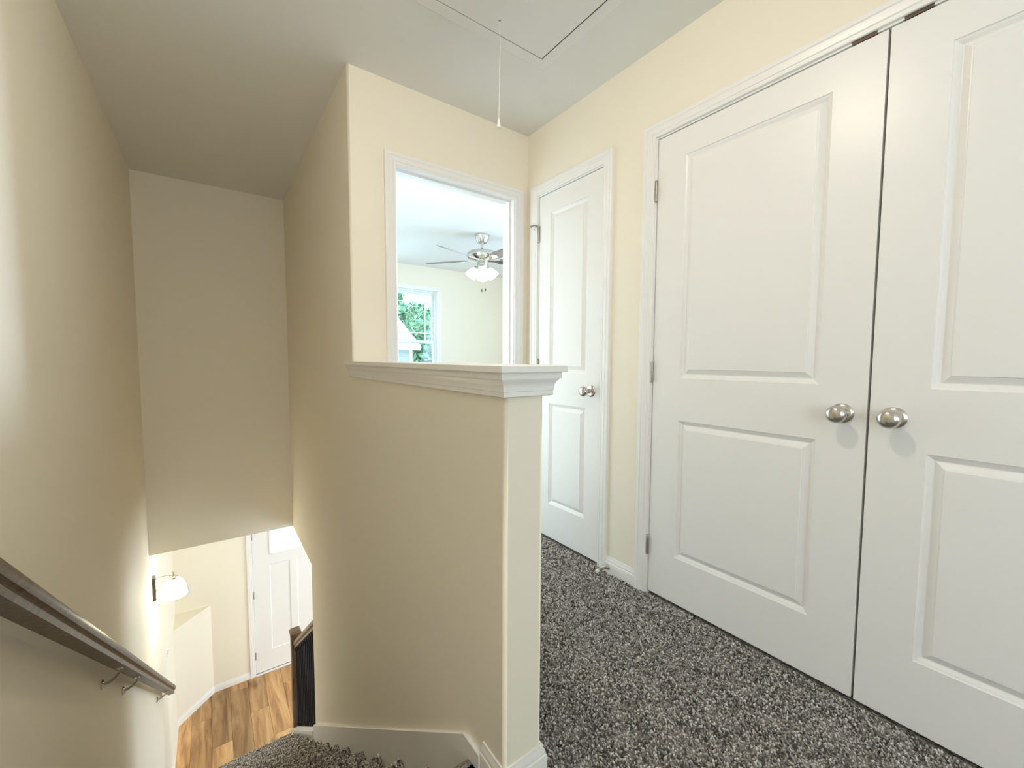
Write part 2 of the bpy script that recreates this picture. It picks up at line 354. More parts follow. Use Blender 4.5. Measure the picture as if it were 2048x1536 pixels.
# pile: one small twisted tuft of wool per point
def pile(name, pos, nrm, rad, hgt, parent=None, lean=0.5, light=1.0):
    n = len(pos); pos = np.asarray(pos, float); nrm = np.asarray(nrm, float)
    ref = np.where(np.abs(nrm[:, 2:3]) > 0.7, np.array([[1.0, 0, 0]]), np.array([[0, 0, 1.0]]))
    a = np.cross(nrm, ref); a /= np.linalg.norm(a, axis=1, keepdims=True); b = np.cross(nrm, a)
    th = rng.uniform(0, 2*np.pi, n); rr = rad*rng.uniform(0.75, 1.25, n); hh = hgt*rng.uniform(0.6, 1.3, n)
    ld = rng.uniform(0, 2*np.pi, n); lm = lean*hgt*rng.uniform(0, 1, n)
    lv = a*(np.cos(ld)*lm)[:, None] + b*(np.sin(ld)*lm)[:, None]
    V = np.zeros((n, 9, 3))
    for ring, (rs, hs, tw, ls) in enumerate([(0.75, -0.1, 0, 0), (0.95, 0.62, 0.7, 0.6)]):
        for k in range(4):
            t = th + tw + k*np.pi/2; q = rr*rs*(1.25 if k % 2 else 0.75)
            V[:, ring*4+k] = pos + a*(np.cos(t)*q)[:, None] + b*(np.sin(t)*q)[:, None] + nrm*(hh*hs)[:, None] + lv*ls
    V[:, 8] = pos + nrm*hh[:, None] + lv
    base = (np.arange(n)*9)[:, None]
    loops = []; 
    quads = np.array([[k, (k+1) % 4, 4+(k+1) % 4, 4+k] for k in range(4)]); tris = np.array([[4+k, 4+(k+1) % 4, 8] for k in range(4)])
    Q = (base[:, :, None] + quads[None]).reshape(n, -1); T = (base[:, :, None] + tris[None]).reshape(n, -1)
    L = np.concatenate([Q, T], axis=1).reshape(-1).astype(np.int32)
    tot = np.tile(np.array([4]*4+[3]*4), n); start = np.concatenate([[0], np.cumsum(tot)[:-1]]).astype(np.int32)
    me = bpy.data.meshes.new(name); me.vertices.add(n*9); me.vertices.foreach_set('co', V.reshape(-1))
    me.loops.add(len(L)); me.loops.foreach_set('vertex_index', L); me.polygons.add(len(tot)); me.polygons.foreach_set('loop_start', start)
    me.update(calc_edges=True)
    me.polygons.foreach_set('use_smooth', [True]*len(me.polygons))
    # wool colours: dark, middle and pale yarns
    pal = np.array([[0.10, 0.088, 0.08], [0.26, 0.238, 0.222], [0.42, 0.39, 0.37], [0.64, 0.605, 0.58]])
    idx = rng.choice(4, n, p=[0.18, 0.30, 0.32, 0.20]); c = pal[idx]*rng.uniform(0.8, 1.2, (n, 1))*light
    C = np.ones((n, 9, 4)); C[:, :, :3] = c[:, None, :]
    at = me.color_attributes.new('tuft_colour', 'FLOAT_COLOR', 'POINT'); at.data.foreach_set('color', C.reshape(-1))
    me.materials.append(M['tuft'])
    o = bpy.data.objects.new(name, me); COL.objects.link(o)
    if parent is not None:
        o.parent = parent; o.matrix_parent_inverse = Matrix.Translation(-Vector(parent.location)) if parent.type == 'EMPTY' else Matrix.Identity(4)
    o['kind'] = 'stuff'
    return o
def grid(x0, x1, y0, y1, s):
    xs = np.arange(x0, x1, s); ys_ = np.arange(y0, y1, s)
    g = np.stack(np.meshgrid(xs, ys_), -1).reshape(-1, 2); g += rng.uniform(-0.45*s, 0.45*s, g.shape); return g
g = grid(XE2+0.014, XR-0.001, -0.7, YB2+0.05, 0.0068)
g = g[~((g[:, 1] > YB-0.012) & ((g[:, 0] < jx0) | (g[:, 0] > jx1)))]
pos = np.c_[g, np.zeros(len(g))]
und = 0.0025*np.sin(g[:, 0]*37+g[:, 1]*11)*np.sin(g[:, 1]*29)
pos[:, 2] = und-0.002
hp = pile('carpet_pile', pos, np.tile([0, 0, 1.0], (len(pos), 1)), 0.0038, 0.0095, floor)
P_, N_ = [], []
for i in range(1, len(STEP)):
    y1, z1 = STEP[i]; yb = STEP[i-1][0]-0.034; zn = STEP[i+1][1] if i+1 < len(STEP) else ZF
    s = 0.0074 if i < 8 else 0.0088
    g = grid(xs0, xs1, yb, y1-0.019, s); P_.append(np.c_[g, np.full(len(g), z1)]); N_.append(np.tile([0, 0, 1.0], (len(g), 1)))
    g = grid(xs0, xs1, 0, math.pi*0.019, s); t = g[:, 1]/0.019
    n_ = np.c_[np.zeros(len(g)), np.sin(t), np.cos(t)]; P_.append(np.c_[g[:, 0], y1-0.019+0.019*np.sin(t), z1-0.019+0.019*np.cos(t)]); N_.append(n_)
pile('carpet_pile', np.concatenate(P_), np.concatenate(N_), 0.0042, 0.0075, stair, 0.5, 1.4)  # same carpet as the hall, yarns lightened in place of missing light

# skirt boards
tn = [0]
def trim(mb, label, m='trim', smooth=30, cat='trim'):
    tn[0] += 1; return struct(mb.build('trim_%d' % tn[0], m, smooth=smooth), label, cat)
def skz(y): return 0.047-0.7506*(y-0.958)
sk = MB(); o2 = [(0.873, 0.05), (0.958, 0.047), (YG+0.012, skz(YG+0.012)), (YG+0.012, skz(YG+0.012)-0.42), (0.873, -0.4)]
sk.prism(o2, lambda p: (XE-0.015, p[0], p[1]), lambda p: (XE+0.001, p[0], p[1]))
ob = trim(sk, 'white stair skirt board along the foot of the half wall', smooth=None)
bevel_edges(ob, lambda a, b: a.x < XE-0.01 and b.x < XE-0.01, 0.003, 3)
sk = MB(); o2 = [(0.6, 0.05), (0.958, 0.047), (4.75, skz(4.75)), (4.75, ZF), (4.4, ZF), (0.873, -0.4)]
sk.prism(o2, lambda p: (XL-0.001, p[0], p[1]), lambda p: (XL+0.015, p[0], p[1]))
trim(sk, 'white stair skirt board along the left wall under the handrail', smooth=None)

# ------------------------------------------------------------------ baseboards (profile: away from wall, up)
BB = [(0, 0), (0.0125, 0), (0.0125, 0.052), (0.0115, 0.056), (0.0095, 0.058), (0.0095, 0.062), (0.0075, 0.070), (0.0045, 0.076), (0.004, 0.083), (0, 0.083)]
def base(name, path, label, flip):
    mb = MB(); mb.sweep(path, BB, (0, 0, 1), flip); o = mb.build(name, 'trim', smooth=30); return struct(o, label, 'baseboard')
base('baseboard_half_wall', [(XE, 0.873, 0), (XE, YH, 0), (XE2, YH, 0), (XE2, YB, 0), (0.72, YB, 0)], 'white baseboard wrapped round the end of the half wall', 1)
base('baseboard_corner', [(1.565, YB, 0), (XR, YB, 0)], 'short white baseboard between bedroom casing and room corner', 1)
base('baseboard_right', [(XR, 1.379, 0), (XR, 1.199, 0)], 'short white baseboard between linen door and closet casing', 1)
base('baseboard_entry', [(XL, 4.75, ZF), (XL, 5.655, ZF), (-0.105, YF, ZF), (0.272, YF, ZF)], 'white baseboard around the entry corner below the sconce', 1)
base('baseboard_bedroom', [(XE2, YW, 0), (4.3, YW, 0)], 'white baseboard under the bedroom window', 1)

# ------------------------------------------------------------------ casings (profile: out from opening, away from wall)
CS = [(0, 0), (0, 0.0085), (0.002, 0.0105), (0.011, 0.0115), (0.014, 0.0095), (0.017, 0.0125), (0.030, 0.0155), (0.036, 0.0165), (0.039, 0.0145), (0.042, 0.0175), (0.055, 0.0175), (0.058, 0.0155), (0.058, 0)]
def casing(path, nrm, flip, label):
    mb = MB(); mb.sweep(path, CS, nrm, flip); return trim(mb, label)
rv = 0.007
casing([(XR, DC[1]+rv, 0), (XR, DC[1]+rv, DC[2]+rv), (XR, DC[0]-rv, DC[2]+rv), (XR, DC[0]-rv, 0)], (-1, 0, 0), -1, 'white moulded casing round the double closet doors')
casing([(XR, DL[1]+rv, 0), (XR, DL[1]+rv, DL[2]+rv), (XR, DL[0]-rv, DL[2]+rv), (XR, DL[0]-rv, 0)], (-1, 0, 0), -1, 'white moulded casing round the narrow linen door')
casing([(jx0-rv+0.002, YB, 0), (jx0-rv+0.002, YB, 2.05), (jx1+rv-0.002, YB, 2.05), (jx1+rv-0.002, YB, 0)], (0, -1, 0), -1, 'white casing round the open bedroom doorway')
casing([(wx0+0.005, YW, wz0+0.01), (wx0+0.005, YW, wz1-0.005), (wx1-0.005, YW, wz1-0.005), (wx1-0.005, YW, wz0+0.01)], (0, -1, 0), -1, 'white casing round the bedroom window')
casing([(0.335-0.006, YF, ZF), (0.335-0.006, YF, fz1-0.01), (1.251+0.006, YF, fz1-0.01), (1.251+0.006, YF, ZF)], (0, -1, 0), -1, 'white casing round the front door')
# jambs
def jamb_x(y0, y1, zt, label):     # in the right wall
    mb = MB(); x0, x1 = XR-0.0005, XR+T
    mb.box(x0, x1, y0-jt, y0, 0, zt+jt); mb.box(x0, x1, y1, y1+jt, 0, zt+jt); mb.box(x0, x1, y0, y1, zt, zt+jt)
    s0, s1 = XR+0.041, XR+0.075
    mb.box(s0, s1, y0, y0+0.011, 0, zt); mb.box(s0, s1, y1-0.011, y1, 0, zt); mb.box(s0, s1, y0+0.011, y1-0.011, zt-0.011, zt)
    return trim(mb, label, smooth=None)
jc = jamb_x(DC[0], DC[1], DC[2], 'white jamb lining the double closet opening')
jamb_x(DL[0], DL[1], DL[2], 'white jamb lining the narrow linen closet opening')
mb = MB()
mb.box(jx0-jt, jx0, YB-0.0005, YB2+0.0005, 0, 2.05+jt); mb.box(jx1, jx1+jt, YB-0.0005, YB2+0.0005, 0, 2.05+jt); mb.box(jx0, jx1, YB-0.0005, YB2+0.0005, 2.05, 2.05+jt)
mb.box(jx0, jx0+0.011, YB+0.036, YB+0.074, 0, 2.05); mb.box(jx1-0.011, jx1, YB+0.036, YB+0.074, 0, 2.05); mb.box(jx0+0.011, jx1-0.011, YB+0.036, YB+0.074, 2.039, 2.05)
trim(mb, 'white jamb lining the open bedroom doorway', smooth=None)
for y0, y1 in ((0.397, 0.457), (0.279, 0.338)):
    c = MB(); c.box(XR-0.0015, XR+0.034, y0, y1, 2.0462, 2.0575); o = c.build('catch_plate', 'bronze', jc); o['label'] = 'dark metal ball catch plate'

# half wall cap: board on a moulding
cap = MB(); cap.box(0.507, 0.692+0.012, YH-0.045, YB+0.012, 1.060, 1.076)
capo = trim(cap, 'white flat cap board and moulding on top of the half wall', smooth=None)
bevel_edges(capo, lambda a, b: True, 0.0015, 2)
CM = [(0, 0), (0.013, 0), (0.0165, 0.002), (0.0165, 0.012), (0.0155, 0.0125), (0.0175, 0.0135), (0.018, 0.022), (0.0195, 0.029), (0.0225, 0.035), (0.0265, 0.039), (0.0275, 0.0415), (0.0275, 0.0425), (0.031, 0.0425), (0.0315, 0.045), (0.0315, 0.0585), (0, 0.0585)]
cm = MB(); cm.sweep([(XE, YB+0.006, 1.0015), (XE, YH, 1.0015), (XE2, YH, 1.0015), (XE2, YB, 1.0015)], CM, (0, 0, 1), 1)
cm.build('cap_moulding', 'trim', capo, smooth=30)

# ------------------------------------------------------------------ panel doors
RAISED = [(0, 0), (0.0015, -0.0034), (0.006, -0.0052), (0.008, -0.0058), (0.015, -0.0112), (0.017, -0.0122), (0.019, -0.0118), (0.034, -0.0034), (0.0365, -0.0030), (0.0382, -0.0004)]
FLAT = [(0, 0), (0.004, -0.006), (0.008, -0.0095)]
def panel_leaf(W, H, panels, prof, thick):
    """local: x 0..W, z 0..H, front at y=0 facing -y; panels: (x0,x1,z0,z1); prof None = open hole"""
    mb = MB(); xs = sorted({0, W} | {p[0] for p in panels} | {p[1] for p in panels}); zs = sorted({0, H} | {p[2] for p in panels} | {p[3] for p in panels})
    def inside(x, z): return any(p[0] < x < p[1] and p[2] < z < p[3] for p in panels)
    for i in range(len(xs)-1):
        for j in range(len(zs)-1):
            if not inside((xs[i]+xs[i+1])/2, (zs[j]+zs[j+1])/2):
                mb.add([(xs[i], 0, zs[j]), (xs[i+1], 0, zs[j]), (xs[i+1], 0, zs[j+1]), (xs[i], 0, zs[j+1])], [(0, 1, 2, 3)])
                mb.add([(xs[i], thick, zs[j]), (xs[i+1], thick, zs[j]), (xs[i+1], thick, zs[j+1]), (xs[i], thick, zs[j+1])], [(3, 2, 1, 0)])
    for (x0, x1, z0, z1, *hole) in panels:
        if hole:
            mb.add([(x0,0,z0),(x1,0,z0),(x1,0,z1),(x0,0,z1),(x0,thick,z0),(x1,thick,z0),(x1,thick,z1),(x0,thick,z1)], [(0,1,5,4),(1,2,6,5),(2,3,7,6),(3,0,4,7)]); continue
        vs = []
        for (o, d) in prof: vs += [(x0+o, -d, z0+o), (x1-o, -d, z0+o), (x1-o, -d, z1-o), (x0+o, -d, z1-o)]
        fs = []
        for k in range(len(prof)-1):
            for q in range(4): fs.append((k*4+q, k*4+(q+1) % 4, (k+1)*4+(q+1) % 4, (k+1)*4+q))
        n = (len(prof)-1)*4; fs.append((n, n+1, n+2, n+3)); mb.add(vs, fs)
        mb.add([(x0,thick,z0),(x1,thick,z0),(x1,thick,z1),(x0,thick,z1)], [(3,2,1,0)])
    mb.add([(0,0,0),(W,0,0),(W,0,H),(0,0,H),(0,thick,0),(W,thick,0),(W,thick,H),(0,thick,H)], [(1,0,4,5),(2,1,5,6),(3,2,6,7),(0,3,7,4)])
    return mb
def place(mb, origin, sdir, ddir):
    """map local (x,y,z) -> origin + x*sdir + y*ddir + z*Z"""
    S, D, O = Vector(sdir), Vector(ddir), Vector(origin)
    mb.v = [tuple(O + S*x + D*y + Vector((0, 0, z))) for (x, y, z) in mb.v]; return mb
def merge(o):
    bm = bmesh.new(); bm.from_mesh(o.data); bmesh.ops.remove_doubles(bm, verts=bm.verts[:], dist=1e-5); bmesh.ops.recalc_face_normals(bm, faces=bm.faces[:]); bm.to_mesh(o.data); bm.free()
    return o
ZB, HT = 0.017, 2.028
def leaf_right(n, yhi, ylo, label):
    W = yhi-ylo; st = 0.128 if W > 0.6 else 0.098
    ps = [(st, W-st, 0.222-ZB, 0.828-ZB), (st, W-st, 1.011-ZB, 1.936-ZB)]
    mb = place(panel_leaf(W, HT, ps, RAISED, 0.035), (XR+0.002, yhi, ZB), (0, -1, 0), (1, 0, 0))
    o = merge(mb.build('door_%d' % n, 'leaf', fix=False)); return struct(o, label, 'door')
d1 = leaf_right(1, 1.128, 0.372, 'white two panel closet door hinged on the side next to the linen door')
d2 = leaf_right(2, 0.3655, -0.394, 'white two panel closet door farther from the linen door, no hinges in sight')
d3 = leaf_right(3, 1.937, 1.445, 'narrow white two panel linen door next to the bedroom doorway')
def knob(parent, y, z, s=1.0):
    x = XR+0.002
    k = MB(); k.lathe([(0.012, 0.004), (0.0125, 0.018), (0.012, 0.028), (0.013, 0.034), (0.019, 0.040), (0.0255, 0.048), (0.0275, 0.056), (0.0262, 0.063), (0.021, 0.069), (0.013, 0.0725), (0.004, 0.074)], (x, y, z), (-1, 0, 0), 32)
    o = k.build('knob', 'nickel', parent, smooth=40); o['label'] = 'round brushed nickel knob'
    r = MB(); r.lathe([(0.031, 0), (0.0315, 0.003), (0.029, 0.0065), (0.022, 0.009), (0.012, 0.0105)], (x, y, z), (-1, 0, 0), 32)
    r.build('rose', 'nickel', o, smooth=40)
knob(d1, 0.433, 0.923); knob(d2, 0.310, 0.923); knob(d3, 1.506, 0.922)
def hinge(parent, y, z, x=None):
    x = XR-0.0055 if x is None else x
    h = MB(); h.lathe([(0.0058, -0.044), (0.0062, -0.043), (0.0062, -0.016), (0.0054, -0.0155), (0.0054, -0.0145), (0.0062, -0.014), (0.0062, 0.014), (0.0054, 0.0145), (0.0054, 0.0155), (0.0062, 0.016), (0.0062, 0.043), (0.0045, 0.047), (0.0015, 0.0485)], (x, y, z), (0, 0, 1), 14)
    h.box(x, x+0.012, y-0.0015, y+0.0015, z-0.044, z+0.044)
    o = h.build('hinge', 'hinge', parent, smooth=40); o['label'] = 'brushed nickel hinge'; return o
for z in (1.826, 1.033, 0.236): hinge(d1, 1.1305, z)
for z in (1.826, 1.033, 0.236): hinge(d2, -0.396, z)
hs = [hinge(d3, 1.9395, z) for z in (1.828, 1.045, 0.236)]
st = MB(); yh, zh_ = 1.9395, 1.880; xh = XR-0.0055
st.tube([(xh, yh, zh_-0.004), (xh-0.006, yh+0.006, zh_), (xh-0.022, yh+0.016, zh_+0.006), (xh-0.034, yh+0.028, zh_-0.002)], [0.006, 0.005, 0.0042, 0.005], 8)
st.lathe([(0.008, -0.004), (0.009, 0), (0.008, 0.005), (0.003, 0.007)], (xh, yh, zh_-0.006), (0, 0, 1), 12)
st.lathe([(0.003, 0), (0.0065, 0.001), (0.0065, 0.007), (0.004, 0.008)], (xh-0.034, yh+0.026, zh_-0.002), (-0.3, 1, 0), 12)
o = st.build('hinge_pin_stop', 'hinge', hs[0], smooth=40)
st = MB(); st.lathe([(0.0065, 0), (0.007, 0.004), (0.0055, 0.010), (0.002, 0.011)], (xh-0.02, yh+0.014, zh_-0.012), (-0.5, 0.5, -0.7), 10)
st.build('bumper_pad', 'rubber', hs[0], smooth=40)
# front door
fd0 = 0.335; FW, FH = 0.914, 2.035
mb = panel_leaf(FW, FH, [(0.185, 0.418, 0.262, 1.394), (0.498, 0.731, 0.262, 1.394), (0.205, 0.711, 1.545, 1.945, True)], FLAT, 0.044)
place(mb, (fd0, YF+0.006, ZF+0.02), (1, 0, 0), (0, 1, 0))
d4 = struct(merge(mb.build('door_4', 'leaf', fix=False)), 'white craftsman front door with a small window', 'door')
g = MB(); g.box(fd0+0.205, fd0+0.711, YF+0.024, YF+0.030, ZF+0.02+1.545, ZF+0.02+1.945); o = g.build('pane', 'glass', d4)
g = MB(); LP = [(0, 0), (0, 0.008), (0.004, 0.010), (0.018, 0.010), (0.022, 0.004), (0.022, 0)]
zz0, zz1 = ZF+0.02+1.545, ZF+0.02+1.945
g.sweep([(fd0+0.205, YF+0.006, zz0), (fd0+0.205, YF+0.006, zz1), (fd0+0.711, YF+0.006, zz1), (fd0+0.711, YF+0.006, zz0), (fd0+0.205, YF+0.006, zz0)], LP, (0, -1, 0), -1)
g.build('window_frame', 'trim', d4, smooth=30)
for z in (0.263, 1.068, 1.83):
    h = MB(); h.lathe([(0.006, -0.048), (0.0065, -0.046), (0.0065, 0.046), (0.003, 0.05)], (fd0-0.001, YF-0.003, ZF+z), (0, 0, 1), 12)
    o = h.build('hinge', 'hinge', d4, smooth=40); o['label'] = 'dull nickel hinge'
kf = MB(); kf.lathe([(0.033, 0), (0.033, 0.006), (0.013, 0.012), (0.012, 0.032), (0.022, 0.042), (0.0275, 0.055), (0.024, 0.066), (0.01, 0.072)], (fd0+FW-0.07, YF+0.006, ZF+0.96), (0, -1, 0), 24)
kf.build('knob', 'nickel', d4, smooth=40)
j = MB(); j.box(fd0-0.017, fd0-0.003, YF-0.0005, YF+0.14, ZF, fz1); j.box(fd0+FW+0.003, fd0+FW+0.017, YF-0.0005, YF+0.14, ZF, fz1); j.box(fd0-0.003, fd0+FW+0.003, YF-0.0005, YF+0.14, fz1-0.008, fz1)
trim(j, 'white jamb lining the front door opening', smooth=None)
th = MB(); th.box(fd0-0.003, fd0+FW+0.003, YF-0.02, YF+0.14, ZF, ZF+0.011)
trim(th, 'pale threshold under the front door', smooth=None)
dk = MB(); dk.box(fd0, fd0+FW, YF+0.008, YF+0.045, ZF+0.011, ZF+0.02); dk.build('door_sweep', 'fob', d4)

# ------------------------------------------------------------------ windows
def window(n, axis, x0, x1, z0, z1, ypos, label, prairie=False, inward=-1):
    """axis 'x': window in a wall of constant y. Double hung sashes, frame, glass."""
    def P(mb):
        if axis == 'y': mb.v = [(ypos + (v[1]-ypos), v[0], v[2]) for v in mb.v]
        return mb
    root = thing('window_%d' % n, ((x0+x1)/2, ypos, z0) if axis == 'x' else (ypos, (x0+x1)/2, z0), label, 'window', kind='structure')
    zm = z0 + (z1-z0)*0.485; fr = 0.022
    f = MB(); f.box(x0, x0+fr, ypos-0.02, ypos+0.06, z0, z1); f.box(x1-fr, x1, ypos-0.02, ypos+0.06, z0, z1); f.box(x0+fr, x1-fr, ypos-0.02, ypos+0.06, z0, z0+fr); f.box(x0+fr, x1-fr, ypos-0.02, ypos+0.06, z1-fr, z1)
    P(f).build('frame', 'vinyl', root)
    for k, (a, b, y) in enumerate(((zm-0.012, z1-fr, ypos+0.022), (z0+fr, zm+0.03, ypos-0.008))):
        s = MB(); sb = 0.038; xa, xb = x0+fr, x1-fr
        s.box(xa, xa+sb, y, y+0.028, a, b); s.box(xb-sb, xb, y, y+0.028, a, b); s.box(xa+sb, xb-sb, y, y+0.028, a, a+sb); s.box(xa+sb, xb-sb, y, y+0.028, b-sb, b)
        so = P(s).build('sash', 'vinyl', root)
        g = MB(); g.box(xa+sb, xb-sb, y+0.012, y+0.016, a+sb, b-sb); P(g).build('pane', 'glass', so)
        if prairie and k == 0:
            for xx in (xa+sb+0.105, xb-sb-0.105):
                q = MB(); q.box(xx-0.008, xx+0.008, y+0.006, y+0.012, a+sb, b-sb); P(q).build('grille_bar', 'vinyl', so)
            for zz in (a+sb+0.115, b-sb-0.115):
                q = MB(); q.box(xa+sb, xb-sb, y+0.005, y+0.012, zz-0.008, zz+0.008); P(q).build('grille_bar', 'vinyl', so)
    return root
window(1, 'x', wx0, wx1, wz0, wz1, YW+0.075, 'white double hung bedroom window with prairie grille in its upper sash', True)
window(2, 'x', tx0, tx1, wz0, wz1, YW+0.075, 'added unseen white double hung twin of the bedroom window, nearer the stairwell', True)  # out of view, added to send daylight through the doorway
sl = MB(); sl.box(tx0-0.07, wx1+0.08, YW-0.035, YW+0.06, wz0-0.02, wz0+0.002)
trim(sl, 'white sill under the bedroom windows', smooth=None)

# ------------------------------------------------------------------ handrail on the left wall
RS = -0.7547; ry0, ry1 = 0.75, 4.50
RC = XL+0.062
def railc(y): return 0.704-0.040+RS*(y-1.238)       # centre line height
dv = Vector((0, 1, RS)).normalized(); pv = Vector((0, -dv.z, dv.y))     # along, perpendicular up
half = [(0.0195, -0.036), (0.0195, -0.018), (0.0165, -0.0145), (0.0185, -0.011), (0.0255, -0.006), (0.0285, 0.003), (0.0275, 0.014), (0.0235, 0.024), (0.015, 0.031), (0.006, 0.0335)]
prof = half + [(-u, v) for (u, v) in reversed(half)]
hr = thing('handrail', (XL, ry1, railc(ry1)), 'dark stained wooden handrail sloping down the left wall', 'handrail')
r = MB(); a = Vector((RC, ry0, railc(ry0))); b = Vector((RC, ry1, railc(ry1)))
r.prism(prof, lambda p: a + Vector((p[0], 0, 0)) + pv*p[1], lambda p: b + Vector((p[0], 0, 0)) + pv*p[1])
ro = r.build('rail', 'rail', hr, smooth=28)
for (y, zp) in ((2.446, -0.343), (2.875, -0.665), (4.12, -1.594), (0.95, railc(0.95)-0.09)):
    c0 = Vector((RC, y+0.012, railc(y+0.012))) - pv*0.037
    wl = Vector((XL, y, zp))
    bk = MB(); bk.lathe([(0.021, 0), (0.021, 0.003), (0.016, 0.007), (0.009, 0.010)], wl, (1, 0, 0), 18)
    bk.tube([wl+Vector((0.006, 0, 0)), wl+Vector((0.024, 0, 0.002)), wl+Vector((0.042, 0.002, 0.012)), Vector((RC-0.004, y+0.006, c0.z-0.026)), Vector((RC, y+0.010, c0.z-0.008)), c0+pv*0.002], [0.0065, 0.0055, 0.0055, 0.0055, 0.006, 0.008], 10)
    s_ = [c0 + dv*t + Vector((u, 0, 0)) + pv*h for h in (-0.003, 0.001) for (t, u) in ((-0.028, -0.011), (0.028, -0.011), (0.028, 0.011), (-0.028, 0.011))]
    bk.add(s_, [(0,1,2,3),(4,7,6,5),(0,4,5,1),(1,5,6,2),(2,6,7,3),(3,7,4,0)])
    o = bk.build('bracket', 'nickel', hr, smooth=40); o['label'] = 'brushed nickel rail bracket'

# ------------------------------------------------------------------ sconce
sy, sz = 4.22, -0.66
sc_ = thing('wall_sconce', (XL, sy, sz), 'lit brushed nickel wall sconce with opal glass bell shade', 'sconce')
p = MB(); hw = 0.028; oc = [(-hw, -0.10), (hw, -0.10), (hw, 0.075), (0.014, 0.105), (-0.014, 0.105), (-hw, 0.075)]
p.prism(oc, lambda q: (XL, sy+q[0], sz-0.075+q[1]), lambda q: (XL+0.022, sy+q[0]*0.86, sz-0.075+q[1]*0.96))
p.build('back_plate', 'nickel', sc_, smooth=30)
sx = XL+0.128
p = MB(); p.tube([(XL+0.02, sy, sz-0.012), (XL+0.04, sy, sz-0.004), (XL+0.07, sy, sz), (XL+0.10, sy, sz-0.004), (sx, sy, sz-0.006)], 0.0055, 10)
p.lathe([(0.006, 0.020), (0.011, 0.014), (0.011, -0.004), (0.016, -0.012), (0.030, -0.020), (0.031, -0.034), (0.026, -0.036)], (sx, sy, sz), (0, 0, 1), 24)
p.build('arm', 'nickel', sc_, smooth=40)
p = MB(); p.lathe([(0.030, -0.034), (0.044, -0.044), (0.060, -0.062), (0.073, -0.088), (0.082, -0.120), (0.087, -0.152), (0.089, -0.175), (0.086, -0.175), (0.079, -0.120), (0.057, -0.064), (0.030, -0.038)], (sx, sy, sz), (0, 0, 1), 36, cap=False)
p.lathe([(0.012, -0.05), (0.016, -0.06), (0.030, -0.085), (0.030, -0.110), (0.020, -0.128), (0.004, -0.134)], (sx, sy, sz), (0, 0, 1), 16)
o = p.build('glass_shade', 'shade_sconce', sc_, smooth=60); o['label'] = 'glowing opal glass shade'
p = MB(); p.box(XL+0.02, XL+0.030, sy-0.012, sy+0.004, sz-0.105, sz-0.095); p.build('switch', 'hinge', sc_)

# switch plates
def plate(loc, nrm, label, ganged, group=None):
    n = Vector(nrm); s = Vector((0, 0, 1)).cross(n)
    t = thing('switch_plate', loc, label, 'switch plate')
    W = 0.035*ganged + 0.0 if ganged > 1 else 0.035
    O = Vector(loc)
    def F(x, z, d): return O + s*x + Vector((0, 0, z)) + n*d
    p = MB(); hh = 0.058
    p.add([F(-W, -hh, 0), F(W, -hh, 0), F(W, hh, 0), F(-W, hh, 0), F(-W+.004, -hh+.004, .006), F(W-.004, -hh+.004, .006), F(W-.004, hh-.004, .006), F(-W+.004, hh-.004, .006)],
          [(0,1,5,4),(1,2,6,5),(2,3,7,6),(3,0,4,7),(4,5,6,7)])
    p.build('cover', 'white_plastic', t)
    for g_ in range(ganged):
        x = (g_-(ganged-1)/2)*0.046
        q = MB(); q.add([F(x-.005, -.012, .006), F(x+.005, -.012, .006), F(x+.005, .012, .006), F(x-.005, .012, .006), F(x-.004, .002, .016), F(x+.004, .002, .016), F(x+.004, .010, .016), F(x-.004, .010, .016)],
                        [(0,1,5,4),(1,2,6,5),(2,3,7,6),(3,0,4,7),(4,5,6,7)])
        q.build('toggle', 'white_plastic', t)
        for zz in (-0.03, 0.03):
            q = MB(); q.lathe([(0.003, 0), (0.003, 0.0012)], F(x, zz, 0.006), n, 8); q.build('screw', 'hinge', t)
plate((XL, 4.955, -1.71), (1, 0, 0), 'white switch plate on the left wall near the handrail end', 2)
plate((-0.305, YF, -1.633), (0, -1, 0), 'white switch plate on the front door wall above the ledge', 1)

# ------------------------------------------------------------------ balustrade at the foot of the stairs
bx = 0.600
bal = thing('balustrade', (bx, 4.53, ZF), 'black iron balustrade with brown rail and newel post beside the bottom steps', 'balustrade')
nw = MB(); hwn = 0.043; ny = 4.555
nw.box(bx-hwn, bx+hwn, ny-hwn, ny+hwn, ZF, -1.705)
nw.add([(bx-hwn-.008, ny-hwn-.008, -1.705), (bx+hwn+.008, ny-hwn-.008, -1.705), (bx+hwn+.008, ny+hwn+.008, -1.705), (bx-hwn-.008, ny+hwn+.008, -1.705),
        (bx-hwn-.008, ny-hwn-.008, -1.690), (bx+hwn+.008, ny-hwn-.008, -1.690), (bx+hwn+.008, ny+hwn+.008, -1.690), (bx-hwn-.008, ny+hwn+.008, -1.690),
        (bx-hwn+.006, ny-hwn+.006, -1.668), (bx+hwn-.006, ny-hwn+.006, -1.668), (bx+hwn-.006, ny+hwn-.006, -1.668), (bx-hwn+.006, ny+hwn-.006, -1.668)],
       [(0,3,2,1),(0,1,5,4),(1,2,6,5),(2,3,7,6),(3,0,4,7),(4,5,9,8),(5,6,10,9),(6,7,11,10),(7,4,8,11),(8,9,10,11)])
nw.build('newel_post', 'newel', bal)
def brail(y): return -1.041-0.745*(y-3.55)
pr = [(-0.02, -0.085), (0.02, -0.085), (0.02, -0.06), (0.03, -0.045), (0.031, -0.025), (0.024, -0.008), (0.01, 0), (-0.01, 0), (-0.024, -0.008), (-0.031, -0.025), (-0.03, -0.045), (-0.02, -0.06)]
q = MB(); q.prism(pr, lambda p: (bx+p[0], YG-0.001, brail(YG)+p[1]), lambda p: (bx+p[0], ny-hwn, brail(ny-hwn)+p[1]))
q.build('rail', 'newel', bal, smooth=30)
